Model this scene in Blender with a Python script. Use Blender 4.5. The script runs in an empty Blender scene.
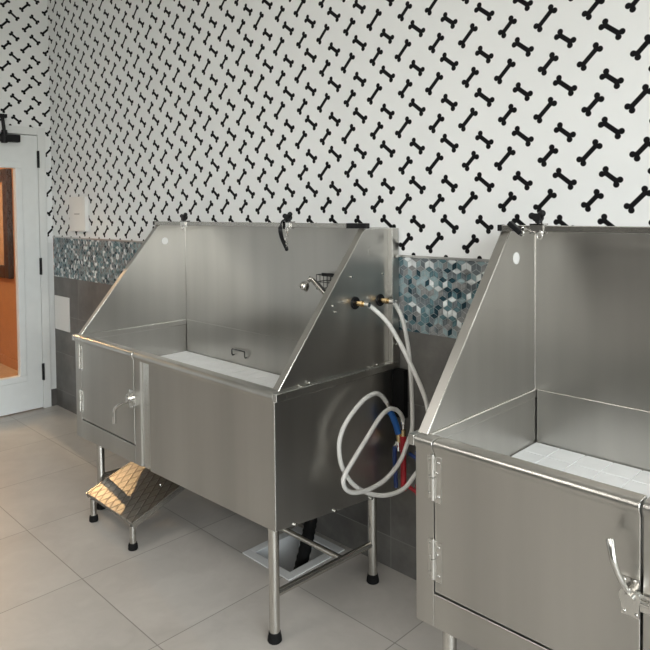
import bpy, bmesh, math, random
from mathutils import Vector, Matrix
random.seed(7)
S = bpy.context.scene
COL = S.collection
pi = math.pi

# ------------------------------------------------------------------ node helpers
class NT:
    def __init__(self, name):
        self.m = bpy.data.materials.new(name); self.m.use_nodes = True
        self.t = self.m.node_tree; self.t.nodes.clear()
        self.out = self.t.nodes.new('ShaderNodeOutputMaterial')
    def n(self, typ, **kw):
        x = self.t.nodes.new(typ)
        for k, v in kw.items(): setattr(x, k, v)
        return x
    def link(self, a, b): self.t.links.new(a, b)
    def m1(self, op, a, b=None, c=None):
        x = self.n('ShaderNodeMath', operation=op)
        for i, v in enumerate((a, b, c)):
            if v is None: continue
            if isinstance(v, (int, float)): x.inputs[i].default_value = v
            else: self.link(v, x.inputs[i])
        return x.outputs[0]
    def pos(self):
        g = self.n('ShaderNodeNewGeometry'); s = self.n('ShaderNodeSeparateXYZ')
        self.link(g.outputs['Position'], s.inputs[0]); return g.outputs['Position'], s.outputs
    def objpos(self):
        g = self.n('ShaderNodeTexCoord'); s = self.n('ShaderNodeSeparateXYZ')
        self.link(g.outputs['Object'], s.inputs[0]); return g.outputs['Object'], s.outputs
    def comb(self, x, y, z):
        c = self.n('ShaderNodeCombineXYZ')
        for i, v in enumerate((x, y, z)):
            if isinstance(v, (int, float)): c.inputs[i].default_value = v
            else: self.link(v, c.inputs[i])
        return c.outputs[0]
    def noise(self, vec, scale=1.0, detail=3, rough=.5):
        x = self.n('ShaderNodeTexNoise'); x.inputs['Scale'].default_value = scale
        x.inputs['Detail'].default_value = detail; x.inputs['Roughness'].default_value = rough
        if vec is not None: self.link(vec, x.inputs['Vector'])
        return x.outputs['Fac']
    def ramp(self, fac, stops):
        r = self.n('ShaderNodeValToRGB'); e = r.color_ramp.elements
        while len(e) < len(stops): e.new(0.5)
        for i, (p, c) in enumerate(stops):
            e[i].position = p; e[i].color = (*c, 1) if len(c) == 3 else c
        self.link(fac, r.inputs[0]); return r.outputs[0]
    def mix(self, fac, a, b, blend='MIX'):
        x = self.n('ShaderNodeMix', data_type='RGBA', blend_type=blend)
        for i, v in ((0, fac), (6, a), (7, b)):
            if isinstance(v, (int, float)): x.inputs[i].default_value = v
            elif isinstance(v, tuple): x.inputs[i].default_value = (*v, 1)
            else: self.link(v, x.inputs[i])
        return x.outputs[2]
    def maprange(self, v, a, b, c=0.0, d=1.0, smooth=False):
        x = self.n('ShaderNodeMapRange'); x.interpolation_type = 'SMOOTHSTEP' if smooth else 'LINEAR'
        self.link(v, x.inputs[0])
        for i, q in enumerate((a, b, c, d)): x.inputs[i+1].default_value = q
        return x.outputs[0]
    def bump(self, h, strength=.1, dist=.01):
        x = self.n('ShaderNodeBump'); x.inputs['Strength'].default_value = strength
        x.inputs['Distance'].default_value = dist; self.link(h, x.inputs['Height']); return x.outputs[0]
    def pbsdf(self, color=None, rough=.5, metal=0., normal=None, spec=.5, **kw):
        p = self.n('ShaderNodeBsdfPrincipled')
        for key, v in (('Base Color', color), ('Roughness', rough), ('Metallic', metal), ('Specular IOR Level', spec), ('Normal', normal)):
            if v is None: continue
            if isinstance(v, tuple): p.inputs[key].default_value = (*v, 1)
            elif isinstance(v, (int, float)): p.inputs[key].default_value = v
            else: self.link(v, p.inputs[key])
        for k, v in kw.items(): p.inputs[k.replace('_', ' ')].default_value = v
        self.link(p.outputs[0], self.out.inputs[0]); return p

def plain(name, color, rough=.5, metal=0., spec=.5, var=.06):
    t = NT(name); v, _ = t.objpos()
    f = t.noise(v, 14, 3)
    lo = tuple(max(0, c*(1-var)) for c in color); hi = tuple(min(1, c*(1+var)) for c in color)
    t.pbsdf(t.ramp(f, [(.35, lo), (.65, hi)]), rough, metal, None, spec); return t.m

def steel(name, base=(.475, .463, .436), rough=.30, axis='z', streak=.05, bump=.02):
    t = NT(name); v, s = t.objpos()
    k = {'z': (26, 26, .6), 'x': (.6, 26, 26)}[axis]
    sc = t.comb(t.m1('MULTIPLY', s[0], k[0]), t.m1('MULTIPLY', s[1], k[1]), t.m1('MULTIPLY', s[2], k[2]))
    f = t.noise(sc, 1.0, 1, .5)
    k2 = {'z': (6, 6, .5), 'x': (.5, 6, 6)}[axis]
    sc2 = t.comb(t.m1('MULTIPLY', s[0], k2[0]), t.m1('MULTIPLY', s[1], k2[1]), t.m1('MULTIPLY', s[2], k2[2]))
    f2 = t.noise(sc2, 1.0, 3, .5)
    f3 = t.noise(v, 5.0, 4, .6)
    r = t.m1('ADD', t.m1('ADD', rough - .07, t.m1('MULTIPLY', f, streak)), t.m1('ADD', t.m1('MULTIPLY', f2, .06), t.m1('MULTIPLY', f3, .05)))
    lo = tuple(c*.90 for c in base); hi = tuple(min(1, c*1.09) for c in base)
    c = t.ramp(f2, [(.3, lo), (.7, hi)])
    t.pbsdf(c, r, 1.0); return t.m

def wallpaper(name, left=False):
    t = NT(name); _, s = t.pos()
    if left: u = t.m1('ADD', s[1], 1.699); v = t.m1('ADD', s[2], .012)
    else: u, v = s[0], s[2]
    PX, PZ = .1455, .1485
    def family(u0, v0, ang, long_, short_, par0, dx):
        a = t.m1('DIVIDE', t.m1('SUBTRACT', u, u0), PX); b = t.m1('DIVIDE', t.m1('SUBTRACT', v, v0), PZ)
        ia = t.m1('ROUND', a); ib = t.m1('ROUND', b)
        fa = t.m1('MULTIPLY', t.m1('SUBTRACT', a, ia), PX); fb = t.m1('MULTIPLY', t.m1('SUBTRACT', b, ib), PZ)
        par = t.m1('ABSOLUTE', t.m1('MODULO', t.m1('ADD', t.m1('ADD', ia, ib), par0), 2.0))
        fa = t.m1('SUBTRACT', fa, t.m1('MULTIPLY', par, dx))
        half = t.m1('ADD', long_/2, t.m1('MULTIPLY', par, (short_-long_)/2))
        c, sn = math.cos(ang), math.sin(ang)
        X = t.m1('ABSOLUTE', t.m1('ADD', t.m1('MULTIPLY', fa, c), t.m1('MULTIPLY', fb, sn)))
        Y = t.m1('ABSOLUTE', t.m1('SUBTRACT', t.m1('MULTIPLY', fb, c), t.m1('MULTIPLY', fa, sn)))
        dX = t.m1('SUBTRACT', X, half); dY = t.m1('SUBTRACT', Y, .0092)
        lobe = t.m1('SUBTRACT', t.m1('SQRT', t.m1('ADD', t.m1('MULTIPLY', dX, dX), t.m1('MULTIPLY', dY, dY))), .0096)
        shaft = t.m1('MAXIMUM', dX, t.m1('SUBTRACT', Y, .0078))
        return t.m1('SMOOTH_MIN', lobe, shaft, .006)
    d = t.m1('MINIMUM', family(1.601, 2.146, -math.radians(38), .064, .055, 0, .0),
             family(1.680, 2.075, math.radians(45), .071, .056, 1, .010))
    f = t.maprange(d, -.001, .001, 1, 0)
    pv, _ = t.pos()
    paper = t.ramp(t.noise(pv, 3.0, 2), [(.3, (.80, .815, .812)), (.7, (.83, .845, .84))])
    c = t.mix(f, paper, (.005, .005, .006))
    t.pbsdf(c, .6, 0, None, .12); return t.m

def floor_mat():
    t = NT('porcelain_floor'); v, s = t.pos()
    a = t.m1('DIVIDE', t.m1('SUBTRACT', s[0], .055), .5675); b = t.m1('DIVIDE', t.m1('SUBTRACT', s[1], -.348), .5625)
    def edge(q, size):
        fr = t.m1('FRACT', q); d = t.m1('MINIMUM', fr, t.m1('SUBTRACT', 1.0, fr)); return t.m1('MULTIPLY', d, size)
    d = t.m1('MINIMUM', edge(a, .5675), edge(b, .5625))
    g = t.maprange(d, .0012, .0026, 1, 0)
    wn = t.n('ShaderNodeTexWhiteNoise', noise_dimensions='2D')
    t.link(t.comb(t.m1('FLOOR', a), t.m1('FLOOR', b), 0), wn.inputs['Vector'])
    off = t.comb(t.m1('ADD', s[0], t.m1('MULTIPLY', wn.outputs['Value'], 9.0)), t.m1('ADD', s[1], t.m1('MULTIPLY', wn.outputs['Value'], 5.0)), 0)
    warp = t.n('ShaderNodeVectorMath', operation='ADD')
    nz = t.n('ShaderNodeTexNoise'); nz.inputs['Scale'].default_value = 2.2; nz.inputs['Detail'].default_value = 4
    t.link(off, nz.inputs['Vector']); t.link(off, warp.inputs[0]); t.link(nz.outputs['Color'], warp.inputs[1])
    cl = t.noise(warp.outputs[0], 2.6, 6, .62)
    c = t.ramp(cl, [(.28, (.385, .362, .333)), (.5, (.44, .417, .386)), (.75, (.50, .475, .44))])
    tv = t.m1('ADD', .965, t.m1('MULTIPLY', wn.outputs['Value'], .07))
    c = t.mix(1.0, c, t.comb(tv, tv, tv), 'MULTIPLY')
    c = t.mix(g, c, (.22, .205, .185))
    r = t.m1('ADD', .30, t.m1('MULTIPLY', cl, .16))
    t.pbsdf(c, r, 0, t.bump(t.m1('MULTIPLY', g, -1.0), .25, .002), .5); return t.m

def wall_tile_mat():
    t = NT('grey_wall_tile'); v, s = t.pos()
    uu = t.m1('ADD', s[0], s[1])
    a = t.m1('DIVIDE', t.m1('SUBTRACT', uu, 1.46), .5675); b = t.m1('DIVIDE', t.m1('SUBTRACT', s[2], .1285), .285)
    def edge(q, size):
        fr = t.m1('FRACT', q); d = t.m1('MINIMUM', fr, t.m1('SUBTRACT', 1.0, fr)); return t.m1('MULTIPLY', d, size)
    d = t.m1('MINIMUM', edge(a, .5675), edge(b, .285))
    g = t.maprange(d, .0010, .0022, 1, 0)
    wn = t.n('ShaderNodeTexWhiteNoise', noise_dimensions='2D')
    t.link(t.comb(t.m1('FLOOR', a), t.m1('FLOOR', b), 0), wn.inputs['Vector'])
    off = t.comb(t.m1('ADD', uu, t.m1('MULTIPLY', wn.outputs['Value'], 9.0)), t.m1('MULTIPLY', wn.outputs['Value'], 5.0), s[2])
    cl = t.noise(off, 4.5, 7, .65)
    c = t.ramp(cl, [(.25, (.066, .063, .059)), (.5, (.115, .110, .102)), (.78, (.185, .177, .164))])
    tv = t.m1('ADD', .9, t.m1('MULTIPLY', wn.outputs['Value'], .2))
    c = t.mix(1.0, c, t.comb(tv, tv, tv), 'MULTIPLY')
    c = t.mix(g, c, (.19, .185, .175))
    t.pbsdf(c, .38, 0, t.bump(t.m1('MULTIPLY', g, -1.0), .3, .002)); return t.m

def glass_mat(name, refl=.08):
    t = NT(name); a = t.n('ShaderNodeBsdfTransparent'); b = t.n('ShaderNodeBsdfGlossy'); b.inputs['Roughness'].default_value = .02
    a.inputs[0].default_value = (.97, .98, .975, 1)
    lw = t.n('ShaderNodeLayerWeight'); lw.inputs['Blend'].default_value = .25
    f = t.m1('ADD', refl*.4, t.m1('MULTIPLY', lw.outputs['Fresnel'], refl*2))
    m = t.n('ShaderNodeMixShader'); t.link(f, m.inputs[0]); t.link(a.outputs[0], m.inputs[1]); t.link(b.outputs[0], m.inputs[2])
    t.link(m.outputs[0], t.out.inputs[0]); return t.m

def emit(name, color, strength):
    t = NT(name); e = t.n('ShaderNodeEmission'); e.inputs[0].default_value = (*color, 1); e.inputs[1].default_value = strength
    t.link(e.outputs[0], t.out.inputs[0]); return t.m

def diamond_plate():
    t = NT('diamond_plate'); v, s = t.objpos()
    a = t.m1('ADD', t.m1('MULTIPLY', s[0], 20.0), t.m1('MULTIPLY', s[1], 13.0)); b = t.m1('SUBTRACT', t.m1('MULTIPLY', s[0], 20.0), t.m1('MULTIPLY', s[1], 13.0))
    fa = t.m1('ABSOLUTE', t.m1('SUBTRACT', t.m1('FRACT', a), .5)); fb = t.m1('ABSOLUTE', t.m1('SUBTRACT', t.m1('FRACT', b), .5))
    h = t.maprange(t.m1('MINIMUM', fa, fb), .03, .13, 1, 0, True)
    n = t.noise(v, 22, 4)
    t.pbsdf(t.mix(h, (.36, .35, .33), (.24, .23, .215)), t.m1('ADD', .28, t.m1('MULTIPLY', n, .10)), 1.0, t.bump(h, .35, .003)); return t.m

M = {}
M['steel'] = steel('brushed_stainless_steel')
M['steel_side'] = steel('brushed_stainless_side', rough=.31)
M['steel_rim'] = steel('brushed_stainless_rim', axis='x', rough=.25)
M['tube'] = steel('polished_steel_tube', (.56, .545, .51), .24)
M['edge'] = plain('polished_edge_highlight', (.80, .79, .76), .16, 1.0, var=.02)  # polished edges, colour brighter than the steel to paint their highlight lines
M['chrome'] = plain('chrome', (.78, .77, .75), .12, 1.0, var=.02)
M['latch'] = plain('cast_latch_metal', (.62, .61, .58), .2, 1.0, var=.03)
M['darksteel'] = plain('dark_metal', (.05, .05, .05), .4, .6)
M['black'] = plain('black_plastic', (.005, .005, .006), .45, spec=.3)
M['rubber'] = plain('black_rubber', (.005, .005, .005), .8, spec=.2)
M['white_plastic'] = plain('white_grate_plastic', (.88, .90, .91), .35, var=.02)
M['hose'] = plain('white_hose_plastic', (.68, .67, .64), .35, var=.03)
M['brass'] = plain('brass', (.62, .47, .26), .25, 1.0)
M['blue'] = plain('blue_plastic', (.01, .10, .36), .35)
M['darkblue'] = plain('dark_blue_plastic', (.008, .03, .14), .4)
M['red'] = plain('red_plastic', (.42, .012, .022), .4)
M['paint'] = plain('white_door_paint', (.76, .79, .785), .32, var=.015)
M['casing'] = plain('white_trim_paint', (.74, .76, .75), .4, var=.015)
M['panel'] = plain('white_panel_plastic', (.78, .78, .76), .4, var=.01)
M['grey_mark'] = plain('grey_print', (.30, .30, .30), .5)
M['wallpaper'] = wallpaper('bone_wallpaper')
M['wallpaper_left'] = wallpaper('bone_wallpaper_left', True)
M['floor'] = floor_mat(); M['tile'] = wall_tile_mat()
M['white_wall'] = plain('white_wall_paint', (.70, .70, .68), .7, var=.02)
M['grey_wall'] = plain('grey_wall_paint', (.13, .127, .12), .7, var=.02)
M['ceiling'] = plain('ceiling_paint', (.72, .72, .70), .8, var=.02)
M['orange'] = plain('orange_wall_paint', (.50, .225, .095), .6, var=.04)
M['hall_floor'] = plain('hall_floor_tile', (.50, .33, .19), .4)
M['dark_wood'] = plain('dark_brown_wood', (.035, .018, .012), .35, var=.2)
M['tan'] = plain('tan_canvas', (.55, .33, .18), .6, var=.12)
M['glass'] = glass_mat('clear_glass')
M['lamp'] = emit('fill_light_panel', (1, .96, .90), 6.0)
M['diamond'] = diamond_plate()
M['grout'] = plain('mosaic_grout', (.46, .475, .47), .8, spec=.2)
M['drain'] = plain('white_drain_plastic', (.72, .73, .73), .4, var=.03)
M['alu'] = plain('aluminium_edge', (.55, .55, .54), .3, 1.0)

# ------------------------------------------------------------------ mesh helpers
class MB:
    def __init__(self): self.b = bmesh.new(); self.mi = 0
    def face(self, vs):
        try: f = self.b.faces.new(vs); f.material_index = self.mi; return f
        except ValueError: return None
    def box(self, x0, x1, y0, y1, z0, z1):
        v = [self.b.verts.new((x, y, z)) for x in (x0, x1) for y in (y0, y1) for z in (z0, z1)]
        for q in ((0,1,3,2), (4,6,7,5), (0,4,5,1), (2,3,7,6), (0,2,6,4), (1,5,7,3)): self.face([v[i] for i in q])
        return self
    def obox(self, c, dx, dy, dz, mat):
        """box of half sizes dx,dy,dz turned by the matrix and centred at c"""
        v = []
        for x in (-dx, dx):
            for y in (-dy, dy):
                for z in (-dz, dz): v.append(self.b.verts.new(Vector(c) + mat @ Vector((x, y, z))))
        for q in ((0,1,3,2), (4,6,7,5), (0,4,5,1), (2,3,7,6), (0,2,6,4), (1,5,7,3)): self.face([v[i] for i in q])
        return self
    def prism(self, polyA, polyB):
        """two matching 3D rings, capped"""
        A = [self.b.verts.new(p) for p in polyA]; B = [self.b.verts.new(p) for p in polyB]
        n = len(A)
        for i in range(n): self.face([A[i], A[(i+1) % n], B[(i+1) % n], B[i]])
        self.face(A[::-1]); self.face(B); return self
    def px(self, x0, x1, yz): return self.prism([(x0, y, z) for y, z in yz], [(x1, y, z) for y, z in yz])
    def tube(self, pts, r, seg=12, cap=True, radii=None):
        pts = [Vector(p) for p in pts]; n = len(pts); rings = []
        t0 = (pts[1]-pts[0]).normalized(); up = Vector((0, 0, 1)) if abs(t0.z) < .9 else Vector((0, 1, 0))
        u = t0.cross(up).normalized()
        for i, p in enumerate(pts):
            t = (pts[min(i+1, n-1)] - pts[max(i-1, 0)]).normalized()
            u = (u - t*u.dot(t)).normalized(); w = t.cross(u)
            rr = radii[i] if radii else r
            rings.append([self.b.verts.new(p + rr*(math.cos(2*pi*k/seg)*u + math.sin(2*pi*k/seg)*w)) for k in range(seg)])
        for a, b in zip(rings, rings[1:]):
            for k in range(seg): self.face([a[k], a[(k+1) % seg], b[(k+1) % seg], b[k]])
        if cap: self.face(rings[0][::-1]); self.face(rings[-1])
        return self
    def rod(self, a, b, r, seg=16): return self.tube([a, b], r, seg)
    def lathe(self, a, b, prof, seg=20):
        """profile [(s, r)] along axis a->b, s in metres from a"""
        a = Vector(a); t = (Vector(b)-a).normalized()
        return self.tube([a + t*s for s, r in prof], 0, seg, True, [r for s, r in prof])
    def torus(self, c, axis, R, r, seg=24, ang=2*pi):
        c = Vector(c); axis = Vector(axis).normalized(); u = axis.orthogonal().normalized(); w = axis.cross(u)
        return self.tube([c + R*(math.cos(ang*i/seg)*u + math.sin(ang*i/seg)*w) for i in range(seg+1)], r, 8)
    def ball(self, c, r, sx=1, sy=1, sz=1):
        m = Matrix.Translation(c) @ Matrix.Diagonal((sx, sy, sz, 1))
        ret = bmesh.ops.create_uvsphere(self.b, u_segments=14, v_segments=9, radius=r, matrix=m)
        for v in ret['verts']:
            for f in v.link_faces: f.material_index = self.mi
        return self
    def obj(self, name, mats, parent=None, bevel=0, smooth=True, weld=False, edge=None):
        if weld: bmesh.ops.remove_doubles(self.b, verts=self.b.verts, dist=1e-5)
        bmesh.ops.recalc_face_normals(self.b, faces=self.b.faces)
        me = bpy.data.meshes.new(name); self.b.to_mesh(me); self.b.free()
        o = bpy.data.objects.new(name, me); COL.objects.link(o)
        for m in (mats if isinstance(mats, (list, tuple)) else [mats]): me.materials.append(m)
        if parent: o.parent = parent
        if bevel:
            b = o.modifiers.new('bevel', 'BEVEL'); b.width = bevel; b.segments = 2; b.limit_method = 'ANGLE'; b.angle_limit = math.radians(40)
            b.harden_normals = True
            if edge: me.materials.append(edge); b.material = len(me.materials)-1
        if smooth:
            for p in me.polygons: p.use_smooth = True
            try: me.set_sharp_from_angle(angle=math.radians(38))
            except Exception: pass
        return o

def catmull(P, n=8):
    P = [Vector(p) for p in P]; out = []
    Q = [P[0]*2-P[1]] + P + [P[-1]*2-P[-2]]
    for i in range(1, len(Q)-2):
        a, b, c, d = Q[i-1:i+3]
        for k in range(n):
            t = k/n
            out.append(.5*((2*b) + (c-a)*t + (2*a-5*b+4*c-d)*t*t + (3*b-a-3*c+d)*t**3))
    out.append(P[-1]); return out

def thing(name, label, cat, loc=(0, 0, 0), group=None):
    o = bpy.data.objects.new(name, None); COL.objects.link(o); o.location = loc; o.empty_display_size = .05
    o['label'] = label; o['category'] = cat
    if group: o['group'] = group
    return o
def tag(o, label, cat, group=None):
    o['label'] = label; o['category'] = cat
    if group: o['group'] = group
    return o
def struct(o): o['kind'] = 'structure'; return o

# ------------------------------------------------------------------ the room
XL = -1.784; XR = 5.6; YF = -5.4; ZC = 3.25
DX = (.94, 1.225); DY = (-.345, -.035)                     # floor opening of the drain box
b = MB()
for x0, x1, y0, y1 in ((XL, DX[0], YF, 0), (DX[1], XR, YF, 0), (DX[0], DX[1], YF, DY[0]), (DX[0], DX[1], DY[1], 0)):
    b.box(x0, x1, y0, y1, -.2, 0)
struct(b.obj('floor', M['floor'], smooth=False))
struct(MB().box(XL-.1, XR+.1, YF-.1, .1, ZC, ZC+.1).obj('ceiling', M['ceiling'], smooth=False))
ZM1, ZM0 = 1.2747, .9818
struct(MB().box(XL-.12, XR+.1, 0, .12, ZM1, ZC).obj('wall_back', M['wallpaper'], smooth=False))
struct(MB().box(XL-.12, XR+.1, 0, .12, -.2, ZM0).obj('wall_back_tile', M['tile'], smooth=False))
# mosaic band: three-rhombus cubes
b = MB(); b.box(XL-.0, XR, .003, .12, ZM0, ZM1)
s = .0235; w = s*math.sqrt(3); gap = .90
def rhomb(pts, k):
    # clip to the band height
    poly = pts
    for lim, sg in ((ZM0+.0005, 1), (ZM1-.0035, -1)):
        out = []
        for i in range(len(poly)):
            p, q = poly[i], poly[(i+1) % len(poly)]
            ip, iq = sg*(p[1]-lim) >= 0, sg*(q[1]-lim) >= 0
            if ip: out.append(p)
            if ip != iq:
                tt = (lim-p[1])/(q[1]-p[1]); out.append((p[0]+tt*(q[0]-p[0]), lim))
        poly = out
        if len(poly) < 3: return
    if min(p[0] for p in poly) < XL+.001 or max(p[0] for p in poly) > 4.4: return
    b.mi = k; f = b.face([b.b.verts.new((x, 0.0, z)) for x, z in poly])
row = 0; z = ZM0 - .01
while z < ZM1 + s:
    x = XL + (w/2 if row % 2 else 0)
    while x < 4.4:
        H = [(x + s*math.sin(pi/3*i), z + s*math.cos(pi/3*i)) for i in range(6)]
        for tri in ((5, 0, 1), (1, 2, 3), (3, 4, 5)):
            q = [H[tri[0]], H[tri[1]], H[tri[2]], (x, z)]
            cx = sum(p[0] for p in q)/4; cz = sum(p[1] for p in q)/4
            q = [(cx+(p[0]-cx)*gap, cz+(p[1]-cz)*gap) for p in q]
            rhomb(q, random.choices((1, 2, 3, 4, 5, 6), (15, 20, 22, 17, 14, 12))[0])
        x += w
    row += 1; z += 1.5*s
def mos(n, c): return plain('mosaic_'+n, c, .3, var=.25, spec=.25)
mats = [M['grout'], mos('white', (.74, .78, .78)), mos('grey', (.25, .257, .257)), mos('sage', (.28, .37, .39)),
        mos('teal', (.105, .19, .215)), mos('slate', (.15, .175, .19)), mos('deep', (.014, .045, .062))]
struct(b.obj('trim_1', mats, smooth=False))
struct(MB().box(XL, XR, -.004, .02, ZM1-.003, ZM1+.006).obj('trim_2', M['alu'], smooth=False))
# left wall with the doorway
DR, DL, DT = -.1007, -.985, 2.03
b = MB()
b.box(XL-.12, XL, DR, 0, 1.235, ZC); b.box(XL-.12, XL, DL, DR, DT, ZC); b.box(XL-.12, XL, YF, DL, -.2, ZC)
struct(b.obj('wall_left', M['wallpaper_left'], smooth=False))
struct(MB().box(XL-.12, XL, DR, 0, .128, 1.235).obj('trim_5', M['casing'], smooth=False))
struct(MB().box(XL-.12, XL+.006, DR+.056, 0, -.2, .128).obj('baseboard_left', M['tile'], smooth=False))
struct(MB().box(XL-.12, XL, DL, DR+.056, -.2, -.001).obj('trim_3', M['floor'], smooth=False))
b = MB()
b.box(XL-.12, XL+.014, DR, DR+.056, 0, DT+.055); b.box(XL-.12, XL+.014, DL-.056, DL, 0, DT+.055); b.box(XL-.12, XL+.014, DL, DR, DT, DT+.055)
struct(b.obj('trim_4', M['casing'], bevel=.003))
# door leaf
G0, G1, GZ0, GZ1 = -.80, -.264, .271, 1.783
door = bpy.data.objects.new('door_1', None); COL.objects.link(door); door.location = (XL, DR, 0); struct(door)
def dl(bb): # shift into the door's frame
    bmesh.ops.translate(bb.b, verts=bb.b.verts, vec=(-XL, -DR, 0)); return bb
dx0, dx1 = XL-.035, XL+.008
b = MB(); a0, a1 = DL+.003, DR-.003
b.box(dx0, dx1, a0, G0, .009, DT-.004); b.box(dx0, dx1, G1, a1, .009, DT-.004)
b.box(dx0, dx1, G0, G1, .009, GZ0); b.box(dx0, dx1, G0, G1, GZ1, DT-.004)
dl(b).obj('leaf', M['paint'], door, smooth=False)
b = MB(); t = .046
def ring(x0, x1, p, q):
    b.prism([(x0, G0-p, GZ0-p), (x0, G1+p, GZ0-p), (x0, G1+p, GZ1+p), (x0, G0-p, GZ1+p)], [(x1, G0-q, GZ0-q), (x1, G1+q, GZ0-q), (x1, G1+q, GZ1+q), (x1, G0-q, GZ1+q)])
for y0, y1, z0, z1 in ((G0-t, G1+t, GZ0-t, GZ0), (G0-t, G1+t, GZ1, GZ1+t), (G0-t, G0, GZ0, GZ1), (G1, G1+t, GZ0, GZ1)):
    b.box(dx1-.002, dx1+.008, y0, y1, z0, z1)
dl(b).obj('glass_moulding', M['paint'], door, bevel=.004)
dl(MB().box(XL-.018, XL-.012, G0-.004, G1+.004, GZ0-.004, GZ1+.004)).obj('glass_pane', M['glass'], door, smooth=False)
for z0, z1 in ((1.79, 1.915), (1.0, 1.125), (.213, .338)):
    b = MB(); b.rod((XL+.017, DR+.001, z0), (XL+.017, DR+.001, z1), .0075, 12); b.box(XL+.008, XL+.016, DR-.008, DR+.009, z0+.002, z1-.002)
    dl(b).obj('hinge', M['black'], door)
b = MB(); b.box(XL+.008, XL+.065, -.47, -.240, 1.965, 2.018); b.rod((XL+.045, -.345, 1.955), (XL+.045, -.345, 2.03), .022, 16)
c = dl(b).obj('door_closer', M['black'], door, bevel=.006)
b = MB(); b.rod((XL+.05, -.345, 2.03), (XL+.06, -.36, 2.14), .012, 10); b.box(XL+.014, XL+.07, -.39, -.33, 2.130, 2.156); b.rod((XL+.05, -.345, 2.0), (XL+.05, -.345, 2.045), .02, 14)
o = dl(b).obj('closer_arm', M['black'], door)
b = MB(); b.rod((XL+.008, DL+.06, .95), (XL+.05, DL+.06, .95), .012); b.tube(catmull([(XL+.05, DL+.06, .95), (XL+.055, DL+.08, .95), (XL+.055, DL+.18, .95)]), .009)
dl(b).obj('door_handle', M['black'], door)

# hall beyond the glass door
struct(MB().box(-7.0, XL-.12, .21, .33, -.2, 2.9).obj('wall_hall', M['orange'], smooth=False))
struct(MB().box(-7.0, -6.9, -3.0, .21, 0, 2.9).obj('wall_hall_end', M['orange'], smooth=False))
struct(MB().box(-7.0, XL-.12, -3.0, -2.9, 0, 2.9).obj('wall_hall_side', M['orange'], smooth=False))
struct(MB().box(-7.0, XL-.12, -3.0, .21, -.2, 0).obj('floor_hall', M['hall_floor'], smooth=False))
struct(MB().box(-7.0, XL-.12, -3.0, .33, 2.9, 3.0).obj('ceiling_hall', M['ceiling'], smooth=False))
struct(MB().box(-7.0, XL-.12, .195, .21, 0, .09).obj('baseboard_hall', M['orange'], smooth=False))
pic = thing('picture_frame', 'large dark brown framed tan picture on the orange wall behind the glass door', 'picture', (-3.75, .21, .85))
b = MB(); fx0, fx1, fz0, fz1, ft = -.6, .57, 0, 1.02, .115
b.box(fx0, fx0+ft, -.05, 0, fz0, fz1); b.box(fx1-ft, fx1, -.05, 0, fz0, fz1); b.box(fx0+ft, fx1-ft, -.05, 0, fz0, fz0+ft); b.box(fx0+ft, fx1-ft, -.05, 0, fz1-ft, fz1)
b.obj('frame', M['dark_wood'], pic, bevel=.008)
MB().box(fx0+ft, fx1-ft, -.02, -.001, fz0+ft, fz1-ft).obj('canvas', M['tan'], pic, smooth=False)

# unseen walls with the shop windows
WY0, WY1, WZ0, WZ1 = -5.0, -.9, .45, 2.85
b = MB()
b.box(XR, XR+.12, WY1, .12, -.2, ZC); b.box(XR, XR+.12, YF, WY0, -.2, ZC); b.box(XR, XR+.12, WY0, WY1, -.2, WZ0); b.box(XR, XR+.12, WY0, WY1, WZ1, ZC)
struct(b.obj('wall_right', M['white_wall'], smooth=False))
b = MB().box(XL-.12, XR+.12, YF-.12, YF, -.2, ZC)
struct(b.obj('wall_front', M['grey_wall'], smooth=False))
def window(name, mk, a0, a1, z0, z1, n):
    w = bpy.data.objects.new(name, None); COL.objects.link(w); struct(w)
    b = MB(); f = .05
    mk(b, a0, a1, z0, z0+f); mk(b, a0, a1, z1-f, z1)
    for i in range(n+1):
        c = a0 + (a1-a0-f)*i/n; mk(b, c, c+f, z0, z1)
    b.obj('window_frame', M['darksteel'], w, smooth=False)
    b = MB(); mk(b, a0, a1, z0, z1, True); b.obj('window_glass', M['glass'], w, smooth=False)
window('window_1', lambda b, p, q, z0, z1, g=False: b.box(XR+(.055 if g else .03), XR+(.06 if g else .09), p, q, z0, z1), WY0, WY1, WZ0, WZ1, 3)

def area(name, loc, rot, sx, sy, power, color=(1, 1, 1), portal=False):
    l = bpy.data.lights.new(name, 'AREA'); l.shape = 'RECTANGLE'; l.size = sx; l.size_y = sy; l.energy = power; l.color = color
    if portal: l.cycles.is_portal = True
    o = bpy.data.objects.new(name, l); COL.objects.link(o); o.location = loc; o.rotation_euler = rot; return o
area('window_daylight', (XR+.14, (WY0+WY1)/2, (WZ0+WZ1)/2), (0, pi/2, 0), WZ1-WZ0, WY1-WY0, 50, portal=True)
W = bpy.data.worlds.new('sky'); S.world = W; W.use_nodes = True
nt = W.node_tree; nt.nodes.clear()
wo = nt.nodes.new('ShaderNodeOutputWorld'); bg = nt.nodes.new('ShaderNodeBackground')
tc = nt.nodes.new('ShaderNodeTexCoord'); sp = nt.nodes.new('ShaderNodeSeparateXYZ'); rp = nt.nodes.new('ShaderNodeValToRGB')
nt.links.new(tc.outputs['Generated'], sp.inputs[0]); nt.links.new(sp.outputs[2], rp.inputs[0]); nt.links.new(rp.outputs[0], bg.inputs[0]); nt.links.new(bg.outputs[0], wo.inputs[0])
e = rp.color_ramp.elements; e[0].position = 0; e[0].color = (.30, .29, .27, 1); e[1].position = .12; e[1].color = (.92, .96, 1, 1)
bg.inputs[1].default_value = 7.0
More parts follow.
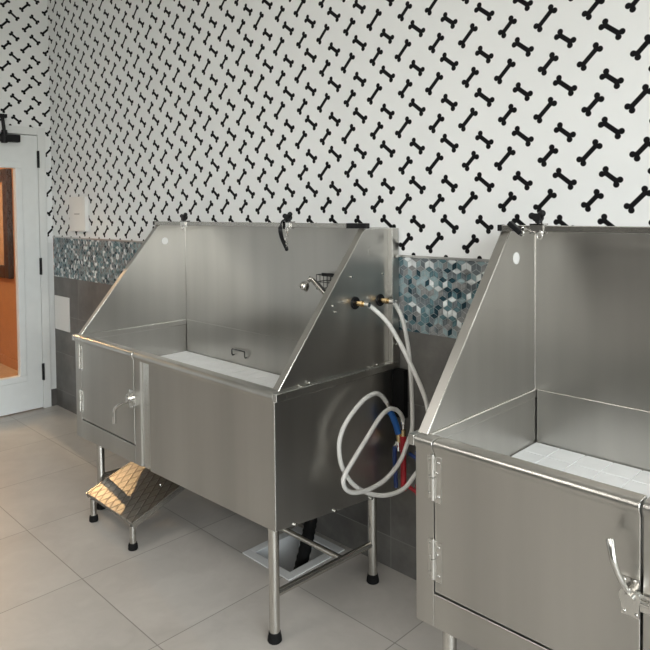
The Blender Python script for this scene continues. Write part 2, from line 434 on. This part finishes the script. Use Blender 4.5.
# ceiling panels added out of view as soft fill light
for x, y in ((3.4, -2.5), (1.0, -2.5), (3.4, -4.2), (1.0, -4.2)):
    L = thing('ceiling_fill_light', 'flat white fill light panel added on the ceiling, out of view', 'light', (x, y, ZC), 'added fill light panels')
    b = MB()
    for q in ((-.62, .62, -.32, -.30), (-.62, .62, .30, .32), (-.62, -.60, -.30, .30), (.60, .62, -.30, .30)): b.box(*q, -.03, 0)
    b.obj('frame', M['casing'], L, smooth=False)
    MB().box(-.60, .60, -.30, .30, -.02, -.004).obj('diffuser', M['lamp'], L, smooth=False)
# hall lamp
hs = bpy.data.lights.new('hall_lamp', 'POINT'); hs.energy = 45; hs.color = (1, .78, .52); hs.shadow_soft_size = .15
o = bpy.data.objects.new('hall_lamp', hs); COL.objects.link(o); o.location = (-3.6, -1.3, 2.5)
sl = bpy.data.lights.new('hall_spot', 'SPOT'); sl.energy = 105; sl.color = (1, .62, .30); sl.shadow_soft_size = .02; sl.spot_size = math.radians(30); sl.spot_blend = .3
o = bpy.data.objects.new('hall_spot', sl); COL.objects.link(o); o.location = (-4.6, -.1, 2.62)
o.rotation_euler = (Vector((.2, -.62, .2)) - Vector(o.location)).to_track_quat('-Z', 'Y').to_euler()

# ------------------------------------------------------------------ dog bathing tubs
TW, YFR, ZR, ZT, YT = 1.491, -.6415, .8588, 1.3867, -.182
TH = .0244; YB = -.004
def zb(x, y):                                              # the underside slopes towards the drain
    f = (x/TW); g = (y-YFR)/(-YFR)
    return (.360+.033*f) - .062*g
def roll(z0):                                              # front skin with the rolled rim
    c = (YFR+.0065, ZR-.0150); pts = [(YFR, z0), (YFR, ZR-.034)]
    pts += [(c[0]+.0150*math.cos(a), c[1]+.0150*math.sin(a)) for a in [pi*1.18 - (pi*.68)*i/7 for i in range(8)]]
    return pts + [(YFR+.036, ZR), (YFR+.040, ZR-.004), (YFR+.040, z0)]
def slab(bm, x0, x1, zfun=None, z0=None):
    A = roll(z0 if z0 else zfun(x0)); B = roll(z0 if z0 else zfun(x1))
    bm.prism([(x0, y, z) for y, z in A], [(x1, y, z) for y, z in B])
def flat(bm, x0, x1, z1, y0=YFR, y1=YFR+.04, za=None):
    bm.prism([(x0, y0, za or zb(x0, y0)), (x0, y1, za or zb(x0, y1)), (x0, y1, z1), (x0, y0, z1)], [(x1, y0, za or zb(x1, y0)), (x1, y1, za or zb(x1, y1)), (x1, y1, z1), (x1, y0, z1)])

def make_tub(X, label, lever, fl=(.092, -.567), lit_ledge=False):
    T = thing('bathing_tub', label, 'dog bath', (X, 0, 0), 'stainless steel dog baths')
    D0, D1, DZ = .0590, .5715, .4565
    zf = lambda x: zb(x, YFR)
    # frame around the door
    b = MB(); slab(b, 0, D0-.0016, zf); flat(b, D0-.0012, D1+.001, DZ-.0055); slab(b, D1+.0035, .625, zf)
    b.obj('front_frame', M['steel'], T, bevel=.0025)
    b = MB(); slab(b, .696, TW, zf)
    A = roll(.83); b.prism([(.625, y, z) for y, z in A], [(.696, y, z) for y, z in A])
    b.obj('front_panel', M['steel'], T, bevel=.0025)
    b = MB(); flat(b, .626, .695, .83, YFR+.008, YFR+.03)
    b.obj('corner_strip', M['tube'], T, bevel=.001)
    for z in (.80, .42): MB().ball((.687, YFR+.008, z), .006, 1, .5, 1).obj('rivet', M['chrome'], T)
    # door with rolled top, hinges and lever latch
    b = MB(); slab(b, D0+.0012, D1-.0012, None, DZ)
    d = b.obj('door', M['steel'], T, bevel=.0025, edge=M['edge'])
    for z0, z1 in ((.703, .822), (.494, .600)):
        b = MB(); zm = (z0+z1)/2
        b.box(D0-.018, D0-.002, YFR-.0025, YFR, z0, z1-.004); b.box(D0+.002, D0+.024, YFR-.0025, YFR, z0-.006, z1-.006)
        b.rod((D0, YFR-.006, z0), (D0, YFR-.006, zm-.001), .0058); b.rod((D0, YFR-.006, zm+.001), (D0, YFR-.006, z1), .0058)
        for q in ((-.011, z1-.016), (-.011, zm), (-.011, z0+.014), (.016, z1-.020), (.011, zm+.012), (.016, z0+.010)): b.ball((D0+q[0], YFR-.003, q[1]), .0042, 1, .5, 1)
        b.obj('hinge', M['latch'], d, bevel=.001)
    lx, lz = D1-.016, .652
    b = MB(); b.box(lx-.022, lx+.014, YFR-.004, YFR, lz-.040, lz+.040)
    b.box(lx+.018, lx+.042, YFR-.010, YFR, lz-.018, lz+.018)
    b.rod((lx, YFR, lz+.006), (lx, YFR-.020, lz+.006), .021, 20); b.rod((lx, YFR-.018, lz+.006), (lx, YFR-.027, lz+.006), .011, 16)
    b.tube([(lx+.008, YFR-.014, lz+.004), (lx+.036, YFR-.013, lz+.002)], .006, 10)
    for q in ((-.016, .033), (-.016, -.033), (.008, -.033)): b.ball((lx+q[0], YFR-.004, lz+q[1]), .004, 1, .6, 1)
    pts = catmull([(lx+x, YFR-y, lz+z) for x, y, z in lever], 6)
    n = len(pts); b.tube(pts, 0, 12, True, [.0055+.0035*i/(n-1) for i in range(n)])
    b.obj('lever_latch', M['latch'], d)
    # lower side panels, with the rim folded out along the top
    for nm, x0, x1, r0, r1 in (('side_panel', 0, .028, -.020, .03), ('side_panel', TW-.028, TW, TW-.03, TW+.021)):
        b = MB(); ya, yb_ = YFR+.0012, YB; x0 -= .0008; x1 += .0008
        b.prism([(x0, ya, zb(x0, ya)), (x0, yb_, zb(x0, yb_)), (x0, yb_, ZR-.03), (x0, ya, ZR-.03)], [(x1, ya, zb(x1, ya)), (x1, yb_, zb(x1, yb_)), (x1, yb_, ZR-.03), (x1, ya, ZR-.03)])
        b.box(r0, r1, YFR+.037, YB, ZR-.028, ZR); b.box(min(r0, r1) if x0 < 0 else TW+.0004, -.0004 if x0 < 0 else r1, YFR-.007, YFR+.04, ZR-.028, ZR)
        b.obj(nm, M['steel_side'], T, bevel=.002, edge=M['edge'])
    # sloped splash sides
    for sx0 in (0, TW-TH):
        yz = [(YFR+.020, ZR), (YFR+.030, ZR), (YB, ZR), (YB, ZT), (YT, ZT)]
        b = MB(); b.px(-.008 if not sx0 else TW-.032, TH if not sx0 else TW, yz)
        sg = b.obj('splash_side', M['steel_side'], T, bevel=.0022, edge=M['edge'])
        ox = TW if sx0 else -.008
        b = MB()
        so = 1 if sx0 else -1
        b.box(min(ox, ox+so*.022), max(ox, ox+so*.022), -.046, YB, ZR, ZT)
        for z in (1.275, 1.10, .93): b.rod((ox+so*.024, -.025, z), (ox+so*.030, -.025, z), .007, 10)
        b.obj('back_flange', M['steel'], sg, bevel=.002, edge=M['edge'])
        b = MB(); ix = TH if not sx0 else TW-TH; si = 1 if not sx0 else -1
        b.rod((ox+so*.0015, -.145, 1.301), (ix+si*.002, -.145, 1.301), .019, 24)
        b.obj('hole_plug', M['panel'] if not sx0 else M['steel'], sg)
        for y, z in ((-.261, 1.212), (-.082, 1.209), (-.358, 1.115), (-.347, 1.092)): MB().rod((ox, y, z), (ox+so*.006, y, z), .0035, 8).obj('stud', M['tube'], sg)
        for y in (-.50, -.14): MB().box(min(ox, ox+so*.010), max(ox, ox+so*.010), y-.025, y+.025, ZR, ZR+.003).ball((ox+so*.006, y+.015, ZR+.004), .0045).obj('fixing_tab', M['tube'], sg)
    # back splash, basin walls and floor
    MB().box(TH, TW-TH, -.016, YB, ZR, ZT).obj('back_splash', M['steel'], T, bevel=.0015)
    b = MB(); zi = .655; ins = .005
    b.box(TH+.0, TH+ins, YFR+.041, -.022, zi, ZR+.001); b.box(TW-TH-ins, TW-TH, YFR+.041, -.022, zi, ZR+.001)
    b.box(TH+ins+.003, TW-TH-ins-.003, -.021, -.0165, zi, ZR+.001)
    bs = b.obj('basin_wall', M['steel'], T, bevel=.0015, edge=M['edge'] if lit_ledge else None)  # bright edge colour makes the ledge look lit, on one tub only
    for q in (TH, TW-TH): MB().rod((q, -.0165, ZR), (q, -.0165, ZT-.002), .0022, 8).obj('seam_highlight', M['edge'], T)  # rods in bright edge metal, added to paint the highlight along the corner seams
    b = MB(); x0, x1, y0, y1 = .0285, TW-.0285, YFR+.041, YB-.001
    b.prism([(x0, y0, zb(x0, y0)+.002), (x1, y0, zb(x1, y0)+.002), (x1, y1, zb(x1, y1)+.002), (x0, y1, zb(x0, y1)+.002)], [(x0, y0, zi), (x1, y0, zi), (x1, y1, zi), (x0, y1, zi)])
    b.obj('basin', M['steel_side'], T)
    # wire grab loop low on the back wall
    b = MB(); b.tube([(.462, -.020, .728), (.462, -.032, .728), (.462, -.036, .734), (.462, -.036, .756), (.465, -.036, .760), (.562, -.036, .760), (.565, -.036, .756), (.565, -.036, .734), (.565, -.032, .728), (.565, -.020, .728)], .0032, 8)
    b.obj('wire_loop', M['darksteel'], T)
    # top bar for the tethers
    b = MB(); b.box(-.0, TW, YT-.010, YT+.010, ZT+.0005, ZT+.020)
    r = b.obj('tether_rail', M['steel_rim'], T, bevel=.002)
    for q, w_ in ((-.014, .014), (TW-.085, .10)): MB().box(q, q+w_, YT-.012, YT+.012, ZT+.0015, ZT+.0215).obj('end_cap', M['black'], r, bevel=.002)
    # legs
    for lx, ly in (fl, (TW-.034, YFR+.021), (TW-.022, -.124), (.100, -.124)):
        b = MB(); b.rod((lx, ly, .02), (lx, ly, zb(lx, ly)+.006), .0185, 24)
        lg = b.obj('leg', M['tube'], T)
        b = MB(); b.lathe((lx, ly, 0), (lx, ly, 1), [(0, .023), (.003, .025), (.016, .0235), (.024, .0215), (.033, .0205)], 24)
        b.obj('rubber_foot', M['rubber'], lg)
    for p, q in (((TW-.034, YFR+.021, .160), (TW-.022, -.124, .152)), ((*fl, .160), (.100, -.124, .152))):
        MB().rod(p, q, .0125).obj('cross_bar', M['tube'], T)
    MB().rod((.110, -.292, .155), (TW-.029, -.292, .155), .0105).obj('stretcher_bar', M['tube'], T)
    for y in (-.554, -.359, -.16):
        MB().rod((TW, y, zb(TW, y)+.005), (TW+.009, y, zb(TW, y)+.005), .006, 8).obj('bolt', M['tube'], T)
        MB().rod((-.009, y, zb(0, y)+.005), (0, y, zb(0, y)+.005), .006, 8).obj('bolt', M['tube'], T)
    # black rubber spacer between the tub and the wall
    MB().box(TW+.001, TW+.060, -.026, -.001, .64, ZR-.029).obj('rubber_spacer', M['rubber'], T)
    return T
X2 = 2.0676
make_tub(0.0, 'whole stainless steel dog bath with a pull-out step, nearer the glass door', [(-.005, .018, -.006), (-.035, .040, -.022), (-.060, .050, -.045), (-.068, .050, -.075), (-.074, .048, -.110)])
make_tub(X2, 'stainless steel dog bath in the right foreground, cut off by the photo edge', [(-.002, .018, .015), (-.010, .035, .045), (-.022, .042, .080), (-.030, .036, .105), (-.036, .028, .118)], (.090, -.618), True)

# white grates lying in the tubs
def grate(X, label):
    b = MB(); x0, x1, y0, y1 = X+TH+.008, X+TW-TH-.008, YFR+.046, -.026; zt = .685
    b.box(x0, x1, y0, y1, zt-.029, zt-.0025)
    n = 17; mw = (x1-x0)/n
    for i in range(n):
        for j in range(6):
            q0 = y0+(y1-y0)*j/6; q1 = y0+(y1-y0)*(j+1)/6
            b.box(x0+mw*i+.0018, x0+mw*(i+1)-.0018, q0+.0008, q1-.0008, zt-.004, zt)
    o = b.obj('floor_grate', M['white_plastic'], bevel=.001); return tag(o, label, 'grate', 'white slatted bath floor grates')
grate(0, 'white plastic floor grate inside the whole bath near the door')
grate(X2, 'white plastic floor grate inside the bath cut off by the right edge')

# tether clamps on the rails
def clamp(x, label, kind):
    c = thing('tether_clamp', label, 'tether clamp', (x, YT, ZT+.020), 'tether clamps on the bath rails')
    b = MB(); b.box(-.022, .022, -.016, -.0105, -.026, .006); b.box(-.022, .022, .0105, .016, -.026, .006); b.box(-.022, .022, -.016, .016, .0005, .006)
    b.rod((0, -.005, .005), (0, -.005, .022), .006)
    b.torus((.016, -.026, -.030), (0.25, 1, 0), .0095, .0028); b.rod((.012, -.014, -.016), (.016, -.024, -.022), .003, 8)
    b.obj('bracket', M['chrome'], c, bevel=.001)
    b = MB(); b.rod((0, .008, .022), (0, -.016, .024), .013, 14)
    for k in range(3):
        a = 2*pi*k/3+.75; e = (.0195*math.cos(a), -.006, .023+.0195*math.sin(a))
        b.tube([(0, -.004, .023), e], 0, 10, True, [.012, .0100]); b.ball(e, .0105)
    b.obj('knob', M['black'], c)
    if kind == 'strap':
        P = catmull([(-.006, -.012, .016), (-.022, -.020, .004), (-.026, -.026, -.025), (-.016, -.028, -.060), (.004, -.028, -.092), (.014, -.028, -.106)], 6)
        b = MB()
        for p, q in zip(P, P[1:]):
            m = (p+q)/2; dv = q-p; rot = dv.to_track_quat('Z', 'Y').to_matrix(); b.obox(m, .0085, .0028, dv.length*.6, rot)
        b.ball((.015, -.028, -.110), .008)
        b.obj('strap', M['black'], c)
        b = MB()
        for k in range(8):
            b.torus((.016+.003*math.sin(k*1.7)-.002*k*.3, -.027, -.044-.0085*k), (1, 0, 0) if k % 2 else (0, 1, 0), .0055, .0018, 12)
        b.obj('chain', M['chrome'], c)
    if kind == 'clip':
        rot = Matrix.Rotation(math.radians(38), 3, 'Y')
        b = MB(); b.obox((-.066, -.020, -.008), .026, .010, .008, rot); b.obj('strap', M['black'], c, bevel=.003)
        b = MB(); b.tube(catmull([(-.050, -.020, -.020), (-.042, -.018, -.018), (-.030, -.020, -.012), (-.010, -.022, -.022), (.010, -.024, -.024)], 5), .0032, 8)
        b.torus((-.046, -.020, -.024), (0, 1, .2), .008, .0022, 16); b.torus((-.042, -.018, -.012), (0, 1, 0), .006, .002, 14)
        b.obj('snap_hook', M['chrome'], c)
    return c
clamp(.28, 'black knob clamp on the rail at the left end of the bath near the door', '')
clamp(1.066, 'black knob clamp with hanging strap and chain on the whole bath rail', 'strap')
clamp(2.186, 'black knob clamp with strap clip on the rail of the bath at the right edge', 'clip')

# pull-out step with diamond plate
st = thing('step', 'low sloped diamond plate metal step pulled out under the front of the whole bath', 'step', (.145, -.665, 0))
ang = math.atan2(.092, .252); L = .43
rot = Matrix.Rotation(ang, 3, 'X')
b = MB(); b.box(0, .430, 0, L, -.020, 0); bmesh.ops.rotate(b.b, verts=b.b.verts, cent=(0, 0, 0), matrix=rot); bmesh.ops.translate(b.b, verts=b.b.verts, vec=(0, 0, .121))
b.obj('tread', M['diamond'], st, bevel=.003)
for q in (.4305, -.0055):
    b = MB(); b.box(q, q+.005, -.002, L, -.026, .0015); bmesh.ops.rotate(b.b, verts=b.b.verts, cent=(0, 0, 0), matrix=rot); bmesh.ops.translate(b.b, verts=b.b.verts, vec=(0, 0, .121))
    b.obj('side_rail', M['tube'], st, bevel=.001)
for lx in (.046, .416):
    lg = MB().rod((lx, .010, .018), (lx, .010, .104), .0145, 20).obj('leg', M['tube'], st)
    MB().lathe((lx, .010, 0), (lx, .010, 1), [(0, .0195), (.003, .021), (.020, .020), (.028, .0175)], 20).obj('rubber_foot', M['rubber'], lg)
MB().ball((.33, .20, .1965), .006).obj('screw', M['chrome'], st)

# floor drain box and its black hose
dr = thing('floor_drain', 'white square floor drain box with open centre under the whole bath', 'drain', (DX[0], DY[0], 0))
b = MB(); wx, wy = DX[1]-DX[0], DY[1]-DY[0]; t = .034
for q in ((-.006, wx+.006, -.006, t), (-.006, wx+.006, wy-t, wy+.006), (-.006, t, t, wy-t), (wx-t, wx+.006, t, wy-t)): b.box(*q, .0005, .006)
b.obj('rim', M['drain'], dr, bevel=.0015)
b = MB()
for q in ((.006, wx-.006, .006, .012), (.006, wx-.006, wy-.012, wy-.006), (.006, .012, .012, wy-.012), (wx-.012, wx-.006, .012, wy-.012)): b.box(*q, -.19, 0)
b.box(.006, wx-.006, .006, wy-.006, -.198, -.19)
b.obj('box', M['drain'], dr, smooth=False)
P = catmull([(1.125, -.105, .330), (1.128, -.108, .30), (1.13, -.115, .255), (1.14, -.135, .17), (1.135, -.16, .06), (1.115, -.19, -.08), (1.10, -.20, -.17)], 10)
b = MB(); b.tube(P, 0, 14, True, [.026+(.0025 if i % 2 else -.001) for i in range(len(P))])
tag(b.obj('drain_hose', M['rubber']), 'black ribbed drain hose running down into the white floor drain box', 'hose')

# water hoses and fittings
A = [(1.5, -.25, 1.115), (1.53, -.228, 1.11), (1.56, -.201, 1.086), (1.6, -.181, 1.043), (1.64, -.168, .98), (1.68, -.161, .912), (1.71, -.154, .854), (1.73, -.146, .806), (1.74, -.136, .759), (1.74, -.118, .682), (1.72, -.09, .597), (1.695, -.085, .525),
     (1.66, -.097, .474), (1.63, -.131, .42), (1.6, -.202, .409), (1.57, -.271, .432), (1.545, -.322, .475), (1.535, -.364, .545), (1.535, -.378, .615), (1.535, -.366, .665), (1.54, -.334, .711), (1.545, -.269, .758), (1.545, -.223, .772), (1.545, -.186, .773), (1.54, -.148, .755), (1.535, -.12, .729), (1.535, -.108, .712)]
B = [(1.5, -.094, 1.113), (1.53, -.082, 1.111), (1.55, -.065, 1.084), (1.57, -.054, 1.031), (1.585, -.043, .938), (1.6, -.047, .845), (1.6, -.039, .727), (1.6, -.039, .619), (1.6, -.068, .569), (1.6, -.114, .511), (1.59, -.179, .464), (1.575, -.256, .443), (1.565, -.329, .449), (1.56, -.369, .471), (1.56, -.385, .506), (1.56, -.371, .531), (1.56, -.342, .557),
     (1.565, -.263, .629), (1.57, -.195, .689), (1.57, -.143, .708), (1.57, -.108, .701), (1.57, -.08, .683), (1.565, -.054, .654), (1.562, -.046, .632)]
def hose(P, y0, z0, label, end):
    h = thing('water_hose', label, 'hose', (TW, y0, z0), 'white water hoses on the bath side')
    o = Vector((TW, y0, z0))
    pts = [Vector((TW+.052, y0+.006, z0))-o] + [Vector(p)-o for p in P[2:]]
    MB().tube(catmull(pts, 8), .0082, 12).obj('tube', M['hose'], h)
    b = MB(); b.lathe((.0005, 0, 0), (1, 0, 0), [(0, .0235), (.003, .024), (.006, .022), (.007, .013)], 24); b.obj('flange', M['black'], h)
    b = MB(); b.lathe((.010, 0, 0), (1, 0.05, 0), [(0, .0095), (.018, .0095), (.0181, .012), (.030, .012), (.0301, .0085), (.038, .0085)], 6); b.obj('connector', M['brass'], h)
    b = MB(); b.lathe((.036, 0.003, 0), (1, .1, -.05), [(0, .0065), (.014, .0095), (.030, .0095)], 14)
    b.obj('ferrule', M['chrome'], h); b = MB(); b.lathe(Vector(end[0])-o, Vector(end[1])-o, [(-.014, .0095), (.004, .0095), (.008, .006), (.026, .006)], 14)
    b.obj('ferrule', M['chrome'], h)
hose(A, -.24, 1.113, 'white hose from the front fitting, looping to the blue water valve', ((1.535, -.108, .712), (1.533, -.095, .69)))
hose(B, -.096, 1.109, 'white hose from the rear fitting, looping to the red water valve', ((1.562, -.046, .632), (1.561, -.044, .60)))
# valves on the wall
def valve(loc, label, mat, handle, group='water valves between the baths'):
    v = thing('water_valve', label, 'valve', loc, group); return v
v = valve((1.535, -.045, .40), 'blue water valve with long handle hanging beside the whole bath', None, None)
b = MB(); b.tube(catmull([(-.003, -.048, .285), (.003, -.036, .262), (.008, -.020, .222), (.010, -.010, .190)], 6), .0125, 14); b.obj('pipe', M['blue'], v)
b = MB(); b.rod((.010, -.008, .190), (.010, -.004, .155), .0105, 12); b.obj('connector', M['brass'], v)
b = MB(); b.rod((.004, -.006, .158), (.004, -.004, .120), .012, 14); b.rod((.004, -.02, .138), (.004, .0455, .138), .009, 12); b.obj('body', M['chrome'], v)
b = MB(); b.tube(catmull([(.004, -.024, .138), (.004, -.026, .10), (.006, -.024, .05), (.008, -.022, -.02)], 5), .0085, 12); b.obj('lever', M['darkblue'], v)
v = valve((1.562, -.045, .40), 'red water valve with long handle hanging beside the blue one', None, None)
b = MB(); b.rod((0, 0, .205), (0, 0, .178), .0105, 12); b.obj('connector', M['brass'], v)
b = MB(); b.tube(catmull([(0, 0, .180), (.001, -.002, .12), (.003, -.004, .05), (.005, -.006, -.03)], 5), .0115, 12); b.obj('lever', M['red'], v)
b = MB(); b.rod((0, .0, .10), (0, .0455, .10), .009, 12); b.obj('body', M['chrome'], v)
for nm, z, mt in (('small blue-handled stop valve low on the tile by the right bath', .515, 'darkblue'), ('small red-handled stop valve low on the tile by the right bath', .385, 'red')):
    v = valve((1.628, 0, z), nm, None, None)
    b = MB(); b.rod((0, .0005, 0), (0, -.006, 0), .026, 20); b.rod((0, 0, 0), (0, -.05, 0), .010, 14); b.obj('body', M['chrome'], v)
    b = MB(); b.rod((0, -.036, -.018), (0, -.036, .018), .014, 14); b.rod((-.028, -.056, .008), (.022, -.056, -.006), .0075, 10); b.rod((0, -.045, 0), (0, -.056, 0), .008, 10); b.obj('handle', M[mt], v)

# soap basket and hand shower in the whole bath
bk = thing('soap_basket', 'small wire soap basket hung on the back of the whole bath', 'basket', (1.185, -.017, 1.12))
b = MB()
x0, x1, y0, y1, z1 = -.055, .075, -.068, -.004, .064
for z in (.002, .034, z1):
    b.tube([(x0, y0, z), (x1, y0, z)], .0019, 6); b.tube([(x0, y1, z), (x1, y1, z)], .0019, 6); b.tube([(x0, y0, z), (x0, y1, z)], .0019, 6); b.tube([(x1, y0, z), (x1, y1, z)], .0019, 6)
for k in range(7):
    x = x0+(x1-x0)*k/6; b.tube([(x, y0, z1), (x, y0, .002), (x, y1, .002), (x, y1, z1)], .0017, 6)
b.obj('wires', M['darksteel'], bk)
b = MB(); b.box(-.02, .076, y0-.004, y0+.002, z1-.004, z1+.010); b.obj('top_band', M['black'], bk)
sw = thing('hand_shower', 'chrome hand shower with black handle below the soap basket', 'shower head', (1.145, -.09, 1.10))
b = MB(); b.lathe((-.052, -.016, .050), (-.072, -.030, .015), [(0, .010), (.008, .019), (.028, .024), (.034, .022)], 20)
b.tube(catmull([(-.050, -.012, .055), (-.036, -.004, .064), (-.012, .004, .040), (.052, .018, -.018)], 6), .0095, 12)
b.rod((.04, .018, -.01), (.05, .074, -.006), .012, 12)
b.obj('head', M['tube'], sw)
b = MB(); b.tube(catmull([(.052, .018, -.018), (.040, .010, -.020), (.018, 0, -.040), (-.003, -.004, -.075)], 6), .010, 12); b.obj('handle', M['black'], sw)
b = MB(); b.tube(catmull([(-.045, -.008, .072), (-.03, -.004, .066), (0, .006, .045), (.028, .012, .018), (.05, .02, -.01)], 5), .004, 8); b.obj('trigger', M['darksteel'], sw)

# white access panels on the wall
p = thing('access_panel', 'white wall box on the bone wallpaper above the mosaic band', 'wall panel', (-1.305, 0, 1.327))
MB().box(-.125, .125, -.028, .0004, 0, .242).obj('cover', M['panel'], p, bevel=.004)
MB().box(-.04, .04, -.0295, -.028, .118, .124).obj('nameplate', M['grey_mark'], p, smooth=False)
o = MB().box(-.122, .122, -.010, .0004, 0, .252).obj('access_panel', M['panel'], bevel=.003); o.location = (-1.638, 0, .588)
tag(o, 'blank white plate on the grey tile beside the glass door', 'wall panel')

# ------------------------------------------------------------------ camera
cam = bpy.data.cameras.new('camera'); co = bpy.data.objects.new('camera', cam); COL.objects.link(co); S.camera = co
yaw, pit, ro = .7809, -.0339, -.0093; f = 647.6182; ppy = 232.1594
co.location = (3.1007, -2.0188, 1.4586)
fwd = Vector((-math.sin(yaw)*math.cos(pit), math.cos(yaw)*math.cos(pit), math.sin(pit)))
right = Vector((math.cos(yaw), math.sin(yaw), 0)); up = right.cross(fwd)
r2 = math.cos(ro)*right + math.sin(ro)*up; u2 = -math.sin(ro)*right + math.cos(ro)*up
m = Matrix((r2, u2, -fwd)).transposed(); co.rotation_euler = m.to_euler()
cam.sensor_width = 36; cam.lens = 36*f/650; cam.shift_y = -(325-ppy)/650; cam.clip_start = .02
vs = S.view_settings; S.display_settings.display_device = 'sRGB'; vs.view_transform = 'Standard'; vs.look = 'None'; vs.gamma = 1; vs.use_curve_mapping = False
vs.exposure = 0.8
try:
    S.cycles.use_denoising = True; S.cycles.max_bounces = 10; S.cycles.diffuse_bounces = 5; S.cycles.glossy_bounces = 6
    S.cycles.sample_clamp_indirect = 6; S.cycles.transparent_max_bounces = 12
except Exception: pass
